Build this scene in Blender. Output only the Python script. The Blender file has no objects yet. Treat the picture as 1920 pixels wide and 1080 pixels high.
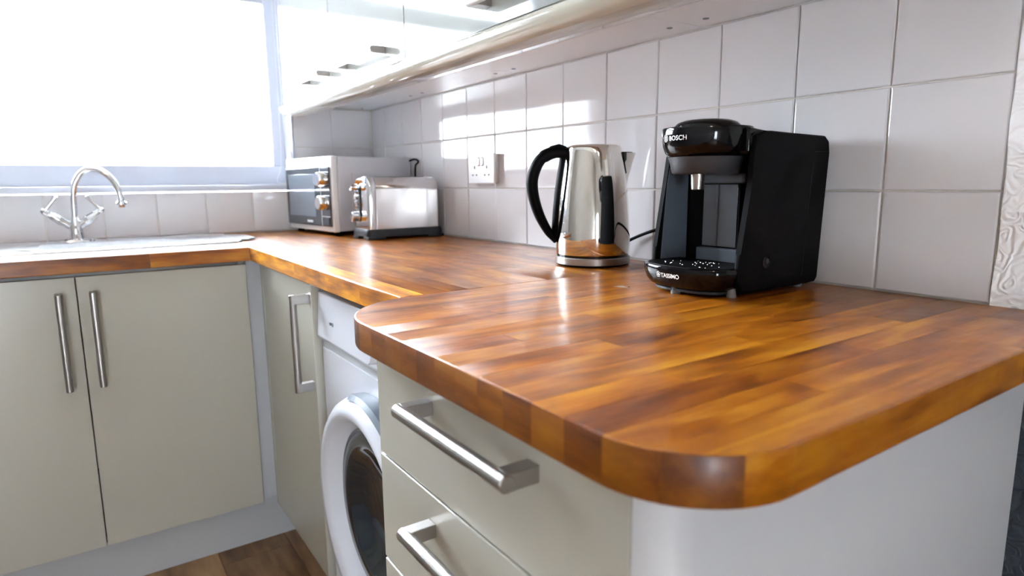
import bpy, bmesh, math, random
from mathutils import Vector, Matrix
random.seed(7)
S = bpy.context.scene
COL = S.collection
PI = math.pi

# ------------------------------------------------------------------ camera
cam_d = bpy.data.cameras.new('camera'); cam = bpy.data.objects.new('camera', cam_d); COL.objects.link(cam)
_r = Vector((0.82324471, -0.56759775, -0.01004642)); _u = Vector((0.10137442, 0.1295749, 0.98637395)); _f = Vector((0.55856188, 0.81304559, -0.16421174))
M = Matrix(((_r.x, _u.x, -_f.x), (_r.y, _u.y, -_f.y), (_r.z, _u.z, -_f.z))).to_4x4()
M.translation = Vector((-1.01031, -0.33291, 1.08065))
cam.matrix_world = M
cam_d.sensor_width = 36; cam_d.lens = 22.4645; cam_d.clip_start = 0.02
cam_d.dof.use_dof = True; cam_d.dof.focus_distance = 1.0; cam_d.dof.aperture_fstop = 4.5
S.camera = cam

# ------------------------------------------------------------------ world, light, exposure
W = bpy.data.worlds.new('overcast_sky'); S.world = W; W.use_nodes = True
nt = W.node_tree; bg = nt.nodes['Background']
tc = nt.nodes.new('ShaderNodeTexCoord'); sx = nt.nodes.new('ShaderNodeSeparateXYZ'); rp = nt.nodes.new('ShaderNodeValToRGB')
nt.links.new(tc.outputs['Generated'], sx.inputs[0]); nt.links.new(sx.outputs['Z'], rp.inputs[0]); nt.links.new(rp.outputs[0], bg.inputs['Color'])
rp.color_ramp.elements[0].position = 0.0; rp.color_ramp.elements[0].color = (0.20, 0.225, 0.25, 1)
rp.color_ramp.elements[1].position = 1.0; rp.color_ramp.elements[1].color = (0.83, 0.93, 1.04, 1)
bg.inputs['Strength'].default_value = 84.0
S.view_settings.view_transform = 'Standard'; S.view_settings.look = 'None'
S.view_settings.gamma = 1.0; S.view_settings.use_curve_mapping = False
S.view_settings.exposure = 0.40

def portal(name, loc, rot, sx_, sy_):
    l = bpy.data.lights.new(name, 'AREA'); l.shape = 'RECTANGLE'; l.size = sx_; l.size_y = sy_
    l.cycles.is_portal = True
    o = bpy.data.objects.new(name, l); COL.objects.link(o); o.location = loc; o.rotation_euler = rot
portal('window_portal', (-0.943, 2.27, 1.63), (-PI/2, 0, 0), 1.27, 1.12)
portal('rear_portal', (-1.93, -2.74, 0.73), (PI/2, 0, 0), 0.5, 1.3)
def bulb(name, loc, e, r):
    l = bpy.data.lights.new(name, 'POINT'); l.energy = e; l.shadow_soft_size = r; l.color = (1.0, 0.86, 0.70)
    o = bpy.data.objects.new(name, l); COL.objects.link(o); o.location = loc
bulb('added_fill_lamp_light', (-1.25, -0.9, 2.12), 6, 0.06)  # warm fill from the added lamp, out of view
S.cycles.max_bounces = 10; S.cycles.diffuse_bounces = 6; S.cycles.glossy_bounces = 6; S.cycles.transmission_bounces = 8
S.cycles.sample_clamp_indirect = 40; S.cycles.use_denoising = True
S.cycles.caustics_reflective = True; S.cycles.caustics_refractive = False; S.cycles.blur_glossy = 1.0

# ------------------------------------------------------------------ materials
MATS = {}
def pbr(name, col, rough=0.5, metal=0.0, coat=0.0, trans=0.0, ior=1.45, bump=None, spec=None, coat_rough=0.05, alpha=None, aniso=0, vary=0.0):
    if name in MATS: return MATS[name]
    m = bpy.data.materials.new(name); m.use_nodes = True; n = m.node_tree; b = n.nodes['Principled BSDF']
    b.inputs['Base Color'].default_value = (*col, 1); b.inputs['Roughness'].default_value = rough
    b.inputs['Metallic'].default_value = metal; b.inputs['Coat Weight'].default_value = coat
    b.inputs['Coat Roughness'].default_value = coat_rough
    b.inputs['Transmission Weight'].default_value = trans; b.inputs['IOR'].default_value = ior
    if spec is not None: b.inputs['Specular IOR Level'].default_value = spec
    t = n.nodes.new('ShaderNodeTexCoord')
    if bump:
        sc, st, det = bump
        no = n.nodes.new('ShaderNodeTexNoise'); no.inputs['Scale'].default_value = sc; no.inputs['Detail'].default_value = det
        n.links.new(t.outputs['Object'], no.inputs['Vector'])
        bp = n.nodes.new('ShaderNodeBump'); bp.inputs['Strength'].default_value = st; bp.inputs['Distance'].default_value = 0.01
        n.links.new(no.outputs['Fac'], bp.inputs['Height']); n.links.new(bp.outputs[0], b.inputs['Normal'])
        if coat: n.links.new(bp.outputs[0], b.inputs['Coat Normal'])
    if vary:
        no = n.nodes.new('ShaderNodeTexNoise'); no.inputs['Scale'].default_value = 9; no.inputs['Detail'].default_value = 5
        n.links.new(t.outputs['Object'], no.inputs['Vector'])
        mr = n.nodes.new('ShaderNodeMapRange'); mr.inputs['To Min'].default_value = max(0, rough - vary); mr.inputs['To Max'].default_value = rough + vary
        n.links.new(no.outputs['Fac'], mr.inputs[0]); n.links.new(mr.outputs[0], b.inputs['Roughness'])
    MATS[name] = m
    return m

m_white = pbr('white_paint', (0.80, 0.81, 0.82), 0.6, bump=(60, 0.05, 3))
m_room = pbr('warm_grey_wall_paint', (0.44, 0.42, 0.40), 0.7, bump=(60, 0.05, 3))
m_ceil = pbr('ceiling_paint', (0.80, 0.80, 0.79), 0.8, bump=(50, 0.08, 3))
m_upvc = pbr('white_window_plastic', (0.60, 0.62, 0.70), 0.3)
m_tile = pbr('glazed_white_tile', (0.68, 0.66, 0.675), 0.06, bump=(7, 0.03, 1.0), vary=0.02)
m_grout = pbr('cream_grout', (0.70, 0.66, 0.61), 0.9, bump=(120, 0.4, 3))
m_base = pbr('cream_gloss_door', (0.44, 0.42, 0.36), 0.22, coat=0.25, coat_rough=0.12, bump=(5, 0.035, 2), vary=0.04)
m_baseend = pbr('white_satin_end_panel', (0.56, 0.555, 0.57), 0.38, bump=(40, 0.02, 2))
m_carc = pbr('grey_cabinet_board', (0.50, 0.51, 0.53), 0.5, bump=(80, 0.03, 2))
m_upper = pbr('ivory_gloss_door', (0.29, 0.29, 0.275), 0.07, coat=0.6, coat_rough=0.03, bump=(3, 0.02, 1))
m_pelmet = pbr('ivory_gloss_moulding', (0.40, 0.375, 0.31), 0.12, coat=0.5, bump=(3, 0.02, 1))
m_soffit = pbr('white_melamine_underside', (0.74, 0.76, 0.78), 0.3, bump=(90, 0.02, 2))
m_plinth = pbr('grey_plinth_board', (0.47, 0.475, 0.48), 0.35, bump=(60, 0.03, 2))
m_steel = pbr('brushed_steel', (0.36, 0.335, 0.315), 0.34, 1.0, bump=(220, 0.04, 2))
m_chrome = pbr('polished_chrome', (0.82, 0.82, 0.84), 0.06, 1.0, bump=(12, 0.008, 1))
m_kettle = pbr('polished_kettle_steel', (0.80, 0.77, 0.72), 0.045, 1.0, bump=(9, 0.012, 1))
m_toast = pbr('polished_toaster_steel', (0.70, 0.67, 0.655), 0.14, 1.0, bump=(10, 0.02, 1))
m_sink = pbr('stainless_sink_steel', (0.74, 0.75, 0.77), 0.2, 1.0, bump=(150, 0.03, 2))
m_blk = pbr('matte_black_plastic', (0.003, 0.003, 0.0035), 0.5, spec=0.07, bump=(300, 0.03, 2))
m_gblk = pbr('gloss_black_plastic', (0.003, 0.003, 0.004), 0.08, spec=0.35, bump=(20, 0.005, 1))
m_dgrey = pbr('satin_charcoal_plastic', (0.026, 0.028, 0.034), 0.45, bump=(200, 0.03, 2))
m_slate = pbr('slate_grey_plastic', (0.075, 0.09, 0.115), 0.45, bump=(200, 0.03, 2))
m_toastbase = pbr('navy_black_plastic', (0.018, 0.022, 0.03), 0.4, bump=(200, 0.03, 2))
m_mwside = pbr('silver_microwave_paint', (0.62, 0.62, 0.66), 0.35, 0.3, bump=(200, 0.02, 2))
m_mwfront = pbr('white_microwave_plastic', (0.78, 0.79, 0.80), 0.25, bump=(100, 0.01, 2))
m_mwglass = pbr('dark_microwave_glass', (0.045, 0.055, 0.07), 0.1, coat=0.6, bump=(6, 0.01, 1))
m_mwpane = pbr('grey_microwave_window', (0.17, 0.20, 0.24), 0.14, coat=0.6, bump=(6, 0.01, 1))
m_wm = pbr('white_washing_machine_enamel', (0.66, 0.67, 0.73), 0.22, bump=(40, 0.01, 2))
m_wmglass = pbr('dark_porthole_glass', (0.012, 0.017, 0.024), 0.05, coat=0.8, bump=(10, 0.03, 1))
m_wmgrey = pbr('blue_grey_plastic', (0.16, 0.19, 0.23), 0.3, bump=(100, 0.02, 2))
m_gap = pbr('dark_gap_shade_and_screed', (0.03, 0.03, 0.035), 0.8, bump=(80, 0.05, 2))
m_sock = pbr('white_socket_plastic', (0.78, 0.78, 0.79), 0.3, bump=(100, 0.01, 2))
m_socks = pbr('white_socket_box_plastic', (0.70, 0.68, 0.68), 0.4, bump=(100, 0.01, 2))
m_hole = pbr('black_socket_slot', (0.02, 0.02, 0.02), 0.6, bump=(100, 0.01, 2))
m_letter = pbr('white_printed_lettering', (0.80, 0.80, 0.80), 0.4, bump=(100, 0.01, 2))
m_foot = pbr('grey_rubber_foot', (0.22, 0.22, 0.23), 0.4, bump=(100, 0.01, 2))
m_clear = pbr('clear_bead_plastic', (0.80, 0.83, 0.86), 0.2, bump=(100, 0.01, 2))
m_blind = pbr('white_blind_fabric', (0.82, 0.82, 0.84), 0.8, bump=(300, 0.2, 2))
m_tank = pbr('smoky_tank_plastic', (0.10, 0.115, 0.14), 0.18, coat=0.4, bump=(30, 0.01, 2))
m_added_lampglass = pbr('added_lamp_opal_glass', (0.85, 0.83, 0.78), 0.3, bump=(30, 0.01, 1))
m_grass = pbr('pale_paving', (0.72, 0.72, 0.70), 0.9, bump=(40, 0.5, 5))
m_scratch = pbr('worn_wood_patch', (0.42, 0.30, 0.22), 0.4, bump=(200, 0.3, 3))

def glass_mat():
    m = bpy.data.materials.new('window_glass'); m.use_nodes = True; n = m.node_tree; n.nodes.clear()
    o = n.nodes.new('ShaderNodeOutputMaterial'); mx = n.nodes.new('ShaderNodeMixShader'); fr = n.nodes.new('ShaderNodeFresnel')
    tr = n.nodes.new('ShaderNodeBsdfTransparent'); gl = n.nodes.new('ShaderNodeBsdfGlossy'); gl.inputs['Roughness'].default_value = 0.01
    n.links.new(fr.outputs[0], mx.inputs[0]); n.links.new(tr.outputs[0], mx.inputs[1]); n.links.new(gl.outputs[0], mx.inputs[2]); n.links.new(mx.outputs[0], o.inputs[0])
    return m
m_glass = glass_mat()

def paper_mat(name, col):
    m = pbr(name, col, 0.45); n = m.node_tree; b = n.nodes['Principled BSDF']; L = n.links.new
    t = n.nodes.new('ShaderNodeTexCoord')
    no = n.nodes.new('ShaderNodeTexNoise'); no.inputs['Scale'].default_value = 22; no.inputs['Detail'].default_value = 2
    L(t.outputs['Object'], no.inputs['Vector'])
    mixv = n.nodes.new('ShaderNodeVectorMath'); mixv.operation = 'MULTIPLY_ADD'; mixv.inputs[1].default_value = (0.07,)*3
    L(no.outputs['Color'], mixv.inputs[0]); L(t.outputs['Object'], mixv.inputs[2])
    vo = n.nodes.new('ShaderNodeTexVoronoi'); vo.inputs['Scale'].default_value = 27; L(mixv.outputs[0], vo.inputs['Vector'])
    ma = n.nodes.new('ShaderNodeMath'); ma.operation = 'MULTIPLY'; ma.inputs[1].default_value = 26; L(vo.outputs['Distance'], ma.inputs[0])
    sn = n.nodes.new('ShaderNodeMath'); sn.operation = 'SINE'; L(ma.outputs[0], sn.inputs[0])
    bp = n.nodes.new('ShaderNodeBump'); bp.inputs['Strength'].default_value = 0.5; bp.inputs['Distance'].default_value = 0.0016
    L(sn.outputs[0], bp.inputs['Height']); L(bp.outputs[0], b.inputs['Normal'])
    return m
m_paper = paper_mat('white_embossed_wallpaper', (0.95, 0.95, 0.97))
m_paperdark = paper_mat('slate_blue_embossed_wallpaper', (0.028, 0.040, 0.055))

def wood_mat(name, axis, dark, mid, light, rough=0.30, coat=0.12, sc=1.0, tf=1.0):
    m = bpy.data.materials.new(name); m.use_nodes = True; n = m.node_tree; b = n.nodes['Principled BSDF']; L = n.links.new
    t = n.nodes.new('ShaderNodeTexCoord'); oi = n.nodes.new('ShaderNodeObjectInfo')
    off = n.nodes.new('ShaderNodeVectorMath'); off.operation = 'MULTIPLY_ADD'; off.inputs[1].default_value = (37.0, 53.0, 19.0)
    cb = n.nodes.new('ShaderNodeCombineXYZ')
    for i in range(3): L(oi.outputs['Random'], cb.inputs[i])
    L(cb.outputs[0], off.inputs[0]); L(t.outputs['Object'], off.inputs[2])
    mp = n.nodes.new('ShaderNodeMapping'); s = [15*sc, 15*sc, 15*sc]; s[axis] = 2.4*sc; mp.inputs['Scale'].default_value = s
    L(off.outputs[0], mp.inputs['Vector'])
    n1 = n.nodes.new('ShaderNodeTexNoise'); n1.inputs['Scale'].default_value = 1.0; n1.inputs['Detail'].default_value = 4; n1.inputs['Distortion'].default_value = 0.6
    L(mp.outputs[0], n1.inputs['Vector'])
    # cathedral growth rings: bands of the slow noise
    w1 = n.nodes.new('ShaderNodeMath'); w1.operation = 'MULTIPLY'; w1.inputs[1].default_value = 30; L(n1.outputs['Fac'], w1.inputs[0])
    w2 = n.nodes.new('ShaderNodeMath'); w2.operation = 'SINE'; L(w1.outputs[0], w2.inputs[0])
    mp2 = n.nodes.new('ShaderNodeMapping'); s2 = [420, 420, 420]; s2[axis] = 16; mp2.inputs['Scale'].default_value = s2
    L(off.outputs[0], mp2.inputs['Vector'])
    n2 = n.nodes.new('ShaderNodeTexNoise'); n2.inputs['Scale'].default_value = 1.0; n2.inputs['Detail'].default_value = 3; L(mp2.outputs[0], n2.inputs['Vector'])
    mp3 = n.nodes.new('ShaderNodeMapping'); s3 = [26, 26, 26]; s3[axis] = 6; mp3.inputs['Scale'].default_value = s3
    L(off.outputs[0], mp3.inputs['Vector'])
    n3 = n.nodes.new('ShaderNodeTexNoise'); n3.inputs['Scale'].default_value = 1.0; n3.inputs['Detail'].default_value = 6; L(mp3.outputs[0], n3.inputs['Vector'])
    a1 = n.nodes.new('ShaderNodeMath'); a1.operation = 'MULTIPLY_ADD'; a1.inputs[1].default_value = 0.075; L(w2.outputs[0], a1.inputs[0]); L(n3.outputs['Fac'], a1.inputs[2])
    a2 = n.nodes.new('ShaderNodeMath'); a2.operation = 'MULTIPLY_ADD'; a2.inputs[1].default_value = 0.21; L(n2.outputs['Fac'], a2.inputs[0]); L(a1.outputs[0], a2.inputs[2])
    cr = n.nodes.new('ShaderNodeValToRGB'); e = cr.color_ramp.elements
    e[0].position = 0.38; e[0].color = (*dark, 1); e[1].position = 0.88; e[1].color = (*light, 1)
    k = e.new(0.62); k.color = (*mid, 1)
    L(a2.outputs[0], cr.inputs[0])
    mu = n.nodes.new('ShaderNodeMixRGB'); mu.blend_type = 'MULTIPLY'; mu.inputs[0].default_value = tf
    L(cr.outputs[0], mu.inputs[1]); L(oi.outputs['Color'], mu.inputs[2]); L(mu.outputs[0], b.inputs['Base Color'])
    b.inputs['Specular IOR Level'].default_value = 0.36; b.inputs['Roughness'].default_value = rough; b.inputs['Coat Weight'].default_value = coat; b.inputs['Coat Roughness'].default_value = 0.12
    nb = n.nodes.new('ShaderNodeTexNoise'); nb.inputs['Scale'].default_value = 45; nb.inputs['Detail'].default_value = 5; L(t.outputs['Object'], nb.inputs['Vector'])
    bp = n.nodes.new('ShaderNodeBump'); bp.inputs['Strength'].default_value = 0.05; bp.inputs['Distance'].default_value = 0.01
    L(nb.outputs['Fac'], bp.inputs['Height']); L(bp.outputs[0], b.inputs['Normal']); L(bp.outputs[0], b.inputs['Coat Normal'])
    mr = n.nodes.new('ShaderNodeMapRange'); mr.inputs['To Min'].default_value = rough - 0.05; mr.inputs['To Max'].default_value = rough + 0.10
    L(nb.outputs['Fac'], mr.inputs[0]); L(mr.outputs[0], b.inputs['Roughness'])
    return m
WD, WM_, WL = (0.115, 0.024, 0.001), (0.30, 0.088, 0.003), (0.48, 0.205, 0.012)
m_woodx = wood_mat('oiled_wood_grain_across', 0, WD, WM_, WL)
m_woody = wood_mat('oiled_wood_grain_along', 1, WD, WM_, WL)
m_woodend = wood_mat('end_grain_wood', 1, (0.075, 0.015, 0.001), (0.17, 0.045, 0.002), (0.27, 0.095, 0.005), rough=0.36, coat=0.05, tf=0.45)
m_floor = wood_mat('oak_laminate', 1, (0.15, 0.080, 0.032), (0.27, 0.150, 0.066), (0.38, 0.23, 0.115), 0.35, 0.0, 0.45)

# ------------------------------------------------------------------ mesh helpers
def finish(bm, name, mat, parent=None, smooth=True, ang=35, loc=None):
    """link a bmesh as one object; local coordinates are relative to the parent's origin (world minus parent loc)"""
    bmesh.ops.recalc_face_normals(bm, faces=bm.faces)
    me = bpy.data.meshes.new(name); bm.to_mesh(me); bm.free()
    me.materials.append(mat)
    if smooth:
        ar = sorted(p.area for p in me.polygons); big = ar[-1] > 8*ar[len(ar)//2]; lim = ar[-1]*0.15
        for p in me.polygons: p.use_smooth = True
        try: me.set_sharp_from_angle(angle=math.radians(ang))
        except Exception: pass
        if big:
            for p in me.polygons:
                if p.area > lim: p.use_smooth = False
    o = bpy.data.objects.new(name, me); COL.objects.link(o)
    if parent is not None: o.parent = parent
    return o
def org(o):
    v = Vector((0, 0, 0))
    while o is not None: v += o.location; o = o.parent
    return v
def W2L(bm, parent):
    """shift world-coordinate geometry into the parent's frame"""
    if parent is not None: bmesh.ops.translate(bm, vec=-org(parent), verts=bm.verts)
    return bm
def box_bm(x0, x1, y0, y1, z0, z1, bev=0.0, seg=2, bm=None):
    b = bmesh.new()
    bmesh.ops.create_cube(b, size=1)
    for v in b.verts: v.co = Vector(((x0+x1)/2 + v.co.x*(x1-x0), (y0+y1)/2 + v.co.y*(y1-y0), (z0+z1)/2 + v.co.z*(z1-z0)))
    if bev: bmesh.ops.bevel(b, geom=b.edges[:], offset=bev, segments=seg, affect='EDGES', profile=0.5)
    if bm is None: return b
    join(bm, b); return bm
def join(dst, src):
    me = bpy.data.meshes.new('tmp'); src.to_mesh(me); src.free(); dst.from_mesh(me); bpy.data.meshes.remove(me)
def box(name, x0, x1, y0, y1, z0, z1, mat, parent=None, bev=0.0, seg=2):
    return finish(W2L(box_bm(x0, x1, y0, y1, z0, z1, bev, seg), parent), name, mat, parent)
def lathe_bm(prof, c=(0, 0, 0), seg=48, axis='Z', a0=0, a1=2*PI):
    b = bmesh.new(); full = abs(a1-a0-2*PI) < 1e-6; n = seg if full else seg+1; rings = []
    for r, z in prof:
        ring = []
        if r < 1e-6:
            ring = [b.verts.new(_ax(0, 0, z, c, axis))]*n
        else:
            for i in range(n):
                a = a0 + (a1-a0)*i/seg; ring.append(b.verts.new(_ax(r*math.cos(a), r*math.sin(a), z, c, axis)))
        rings.append(ring)
    for k in range(len(rings)-1):
        A, B = rings[k], rings[k+1]
        for i in range(n if full else n-1):
            j = (i+1) % n; vs = []
            for v in (A[i], A[j], B[j], B[i]):
                if v not in vs: vs.append(v)
            if len(vs) > 2:
                try: b.faces.new(vs)
                except ValueError: pass
    return b
def _ax(x, y, z, c, axis):
    if axis == 'Z': p = (x, y, z)
    elif axis == 'X': p = (z, x, y)
    elif axis == 'Y': p = (x, z, y)
    return (p[0]+c[0], p[1]+c[1], p[2]+c[2])
def tube_bm(pts, rad, seg=12, cap=True):
    b = bmesh.new(); P = [Vector(p) for p in pts]; n = len(P); R = rad if isinstance(rad, (list, tuple)) else [rad]*n
    t0 = (P[1]-P[0]).normalized(); up = Vector((0, 0, 1)) if abs(t0.z) < 0.9 else Vector((1, 0, 0))
    nrm = (up - t0*up.dot(t0)).normalized(); rings = []
    for i in range(n):
        t = (P[min(i+1, n-1)] - P[max(i-1, 0)]).normalized(); nrm = (nrm - t*nrm.dot(t)).normalized(); bi = t.cross(nrm)
        rr = R[i] if isinstance(R[i], tuple) else (R[i], R[i])
        rings.append([b.verts.new(P[i] + nrm*rr[0]*math.cos(2*PI*k/seg) + bi*rr[1]*math.sin(2*PI*k/seg)) for k in range(seg)])
    for A, B in zip(rings, rings[1:]):
        for k in range(seg): b.faces.new((A[k], A[(k+1) % seg], B[(k+1) % seg], B[k]))
    if cap: b.faces.new(rings[0]); b.faces.new(rings[-1])
    return b
def spline(pts, n=8):
    out = []; P = [Vector(p) for p in pts]; P = [2*P[0]-P[1]] + P + [2*P[-1]-P[-2]]
    for i in range(1, len(P)-2):
        for k in range(n):
            t = k/n; a, b_, c, d = P[i-1:i+3]
            out.append(0.5*((2*b_) + (-a+c)*t + (2*a-5*b_+4*c-d)*t*t + (-a+3*b_-3*c+d)*t*t*t))
    out.append(P[-2]); return out
def loft_bm(rings):
    b = bmesh.new(); V = [[b.verts.new(p) for p in r] for r in rings]; n = len(V[0])
    for A, B in zip(V, V[1:]):
        for k in range(n): b.faces.new((A[k], A[(k+1) % n], B[(k+1) % n], B[k]))
    b.faces.new(V[0]); b.faces.new(V[-1]); return b
def rrect(x0, x1, y0, y1, r, z, seg=6, rs=None):
    rs = rs or (r, r, r, r)   # corners: (x1,y1) (x0,y1) (x0,y0) (x1,y0)
    out = []
    for (cx, cy, a0), q in zip(((x1, y1, 0), (x0, y1, 90), (x0, y0, 180), (x1, y0, 270)), rs):
        sx_ = 1 if cx == x1 else -1; sy_ = 1 if cy == y1 else -1
        for k in range(seg+1):
            a = math.radians(a0 + 90*k/seg)
            out.append(Vector((cx - sx_*q + q*math.cos(a), cy - sy_*q + q*math.sin(a), z)))
    return out
def rslab_bm(x0, x1, y0, y1, z0, z1, r, b=0.002, seg=8, rs=None):
    def ring(z, i):
        q = rs and tuple(max(t-i, 0.0003) for t in rs)
        return rrect(x0+i, x1-i, y0+i, y1-i, max(r-i, 0.0003), z, seg, q)
    return loft_bm([ring(z0, b), ring(z0+b*0.3, b*0.3), ring(z0+b, 0), ring(z1-b, 0), ring(z1-b*0.3, b*0.3), ring(z1, b)])
def prism_bm(poly, lo, hi, axis='Y', bev=0.0, seg=2):
    """poly in the plane normal to axis: (x,z) for Y, (y,z) for X, (x,y) for Z"""
    def P(a, b_, t): return {'Y': (a, t, b_), 'X': (t, a, b_), 'Z': (a, b_, t)}[axis]
    b = loft_bm([[P(a, c, lo) for a, c in poly], [P(a, c, hi) for a, c in poly]])
    if bev: bmesh.ops.bevel(b, geom=b.edges[:], offset=bev, segments=seg, affect='EDGES', profile=0.5, clamp_overlap=True)
    return b
def add(name, bm, mat, parent=None, **k): return finish(W2L(bm, parent), name, mat, parent, **k)
def thing(name, label, cat, loc, group=None):
    o = bpy.data.objects.new(name, None); COL.objects.link(o); o.location = loc; o.empty_display_size = 0.05
    o['label'] = label; o['category'] = cat
    if group: o['group'] = group
    return o
def tag(o, label, cat, group=None):
    o['label'] = label; o['category'] = cat
    if group: o['group'] = group
    return o
def struct(o): o['kind'] = 'structure'; return o
def cutbm(src, planes):
    """copy of a bmesh kept inside the given (point, outward normal) planes, with the cuts filled"""
    b = src.copy()
    for co, no in planes:
        r = bmesh.ops.bisect_plane(b, geom=b.verts[:]+b.edges[:]+b.faces[:], plane_co=co, plane_no=no, clear_outer=True)
        ed = [e for e in r['geom_cut'] if isinstance(e, bmesh.types.BMEdge) and e.is_boundary]
        if ed: bmesh.ops.edgenet_fill(b, edges=ed)
    return b

# ------------------------------------------------------------------ setting
YC = 2.1056; XL = -2.3; YF = -2.7; ZC = 2.36; ZW = 0.91; TP = 0.152
wr = struct(thing('wall_right', '', '', (0, 0, 0))); del wr['label']; del wr['category']
def setting(name):
    o = bpy.data.objects.new(name, None); COL.objects.link(o); o['kind'] = 'structure'; return o
bpy.data.objects.remove(wr)
wall_right = setting('wall_right')
box('plaster', 0.004, 0.12, -0.0, YC+0.2, 0, ZC, m_grout, wall_right)
# embossed paper: front edge wavers where it meets the tiles
poly = [(0.120, 0.0), (YF, 0.0), (YF, ZC), (0.0, ZC)]
def paper_piece(name, z0, z1, mat, x):
    pts = []
    n = 60
    for i in range(n+1):
        z = z0 + (z1-z0)*i/n
        pts.append((-0.0022 + 0.0010*math.sin(z*23) + 0.0008*math.sin(z*61+1), z))
    b = bmesh.new()
    outer = [b.verts.new((x, y, z)) for y, z in pts]; back = [b.verts.new((0.12, y, z)) for y, z in pts]
    far = [b.verts.new((x, YF, z)) for y, z in pts]; farb = [b.verts.new((0.12, YF, z)) for y, z in pts]
    for i in range(n):
        b.faces.new((outer[i], outer[i+1], far[i+1], far[i])); b.faces.new((outer[i], outer[i+1], back[i+1], back[i]))
        b.faces.new((back[i], back[i+1], farb[i+1], farb[i]))
    return finish(b, name, mat, wall_right, ang=50)
paper_piece('embossed_wallpaper', 0.88, ZC, m_paper, -0.003)
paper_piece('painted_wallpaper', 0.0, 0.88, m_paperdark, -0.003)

TILE = {}
def tile_mesh(w, h):
    key = (round(w, 3), round(h, 3))
    if key not in TILE:
        b = bmesh.new(); g = 0.0014; w2, h2 = w/2-g, h/2-g
        def ring(i, d): return [(-d, s*(w2-i), t*(h2-i)) for s, t in ((-1, -1), (1, -1), (1, 1), (-1, 1))]
        b2 = loft_bm([ring(0, 0), ring(0, 0.0022), ring(0.0007, 0.0034), ring(0.0022, 0.004)])
        bmesh.ops.recalc_face_normals(b2, faces=b2.faces); b.free()
        me = bpy.data.meshes.new('tile'); b2.to_mesh(me); b2.free(); me.materials.append(m_tile)
        TILE[key] = me
    return TILE[key]
def tile(parent, wall, a0, a1, z0, z1):
    """wall 'x': plane X=0 spanning Y a0..a1; wall 'y': plane Y=YC spanning X a0..a1"""
    me = tile_mesh(a1-a0, z1-z0); o = bpy.data.objects.new('tile', me); COL.objects.link(o); o.parent = parent
    j = lambda s: random.uniform(-s, s)
    if wall == 'x': o.location = (0.004+j(0.0003), (a0+a1)/2, (z0+z1)/2); o.rotation_euler = (0, j(0.003), j(0.003))
    else: o.location = ((a0+a1)/2, YC+0.004+j(0.0003), (z0+z1)/2); o.rotation_euler = (j(0.004), 0, -PI/2*-1 + j(0.004))
ZR = [ZW+0.0005, ZW+0.1517, ZW+0.3023, 1.3599]
for c in range(14):
    y0, y1 = c*TP, min((c+1)*TP, YC-0.002)
    for r in range(3): tile(wall_right, 'x', y0, y1, ZR[r], ZR[r+1])

wall_back = setting('wall_back')
WX0, WX1, WZ0, WZ1 = -1.58, -0.305, 1.066, 2.18
YB = YC+0.004
box('masonry', WX1, 0.12, YB, YC+0.3, 0, ZC, m_grout, wall_back)
box('masonry', WX0, WX1, YB, YC+0.3, 0, WZ0-0.012, m_grout, wall_back)
box('masonry', XL-0.12, WX0, YB, YC+0.3, 0, ZC, m_white, wall_back)
box('masonry', WX0, WX1, YB, YC+0.3, WZ1, ZC, m_white, wall_back)
for k in range(-1, 13):
    x1 = -0.1608 - k*TP if k >= 0 else -0.002; x0 = -0.1608-(k+1)*TP
    if k == -1: x0 = -0.1608
    rows = 3 if k <= 0 else 1
    for r in range(rows):
        if k == 0 and r > 0: tile(wall_back, 'y', WX1+0.001, x1, ZR[r], ZR[r+1])
        elif r == 0: tile(wall_back, 'y', max(x0, XL+0.01), x1, ZR[0], 1.056)
        else: tile(wall_back, 'y', x0, x1, ZR[r], ZR[r+1])
# white plastered reveal lining and edge bead
add('reveal_lining', box_bm(WX1-0.006, WX1, YC-0.006, YC+0.1, WZ0+0.012, WZ1, 0.002), m_upvc, wall_back)
box('reveal_lining', WX0, WX0+0.006, YC-0.002, YC+0.1, WZ0, WZ1, m_white, wall_back)

wall_left = struct(box('wall_left', XL-0.12, XL, YF, YC+0.3, 0, ZC, m_room))
wall_front = setting('wall_front')
PX0, PX1 = -2.18, -1.68
box('masonry', PX1, 0.12, YF-0.12, YF, 0, ZC, m_room, wall_front)
box('masonry', XL-0.12, PX0, YF-0.12, YF, 0, ZC, m_room, wall_front)
box('masonry', PX0, PX1, YF-0.12, YF, 1.38, ZC, m_room, wall_front)
box('masonry', PX0, PX1, YF-0.12, YF, 0, 0.08, m_room, wall_front)
ceiling = struct(box('ceiling', XL-0.12, 0.12, YF-0.12, YC+0.3, ZC, ZC+0.1, m_ceil))
floor = setting('floor')
box('screed', XL-0.12, 0.12, YF-0.12, YC+0.3, -0.08, -0.011, m_gap, floor)
pw = 0.192; x = -0.7486 - 9*pw; row = 0
while x < 0:
    y = YF + (row*0.47) % 1.25 - 1.25
    while y < YC:
        a, b_ = max(y, YF), min(y+1.25, YC)
        if b_-a > 0.03:
            xx0, xx1 = max(x, XL), min(x+pw, 0)
            if xx1-xx0 > 0.02:
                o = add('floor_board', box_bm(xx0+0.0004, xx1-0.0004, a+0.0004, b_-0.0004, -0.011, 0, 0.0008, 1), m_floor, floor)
                t = random.uniform(0.78, 1.18); o.color = (t, t*random.uniform(.95, 1.0), t*random.uniform(.9, 1), 1)
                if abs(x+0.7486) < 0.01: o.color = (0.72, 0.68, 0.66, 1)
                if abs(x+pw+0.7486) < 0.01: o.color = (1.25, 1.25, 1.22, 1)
        y += 1.25
    x += pw; row += 1

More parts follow.
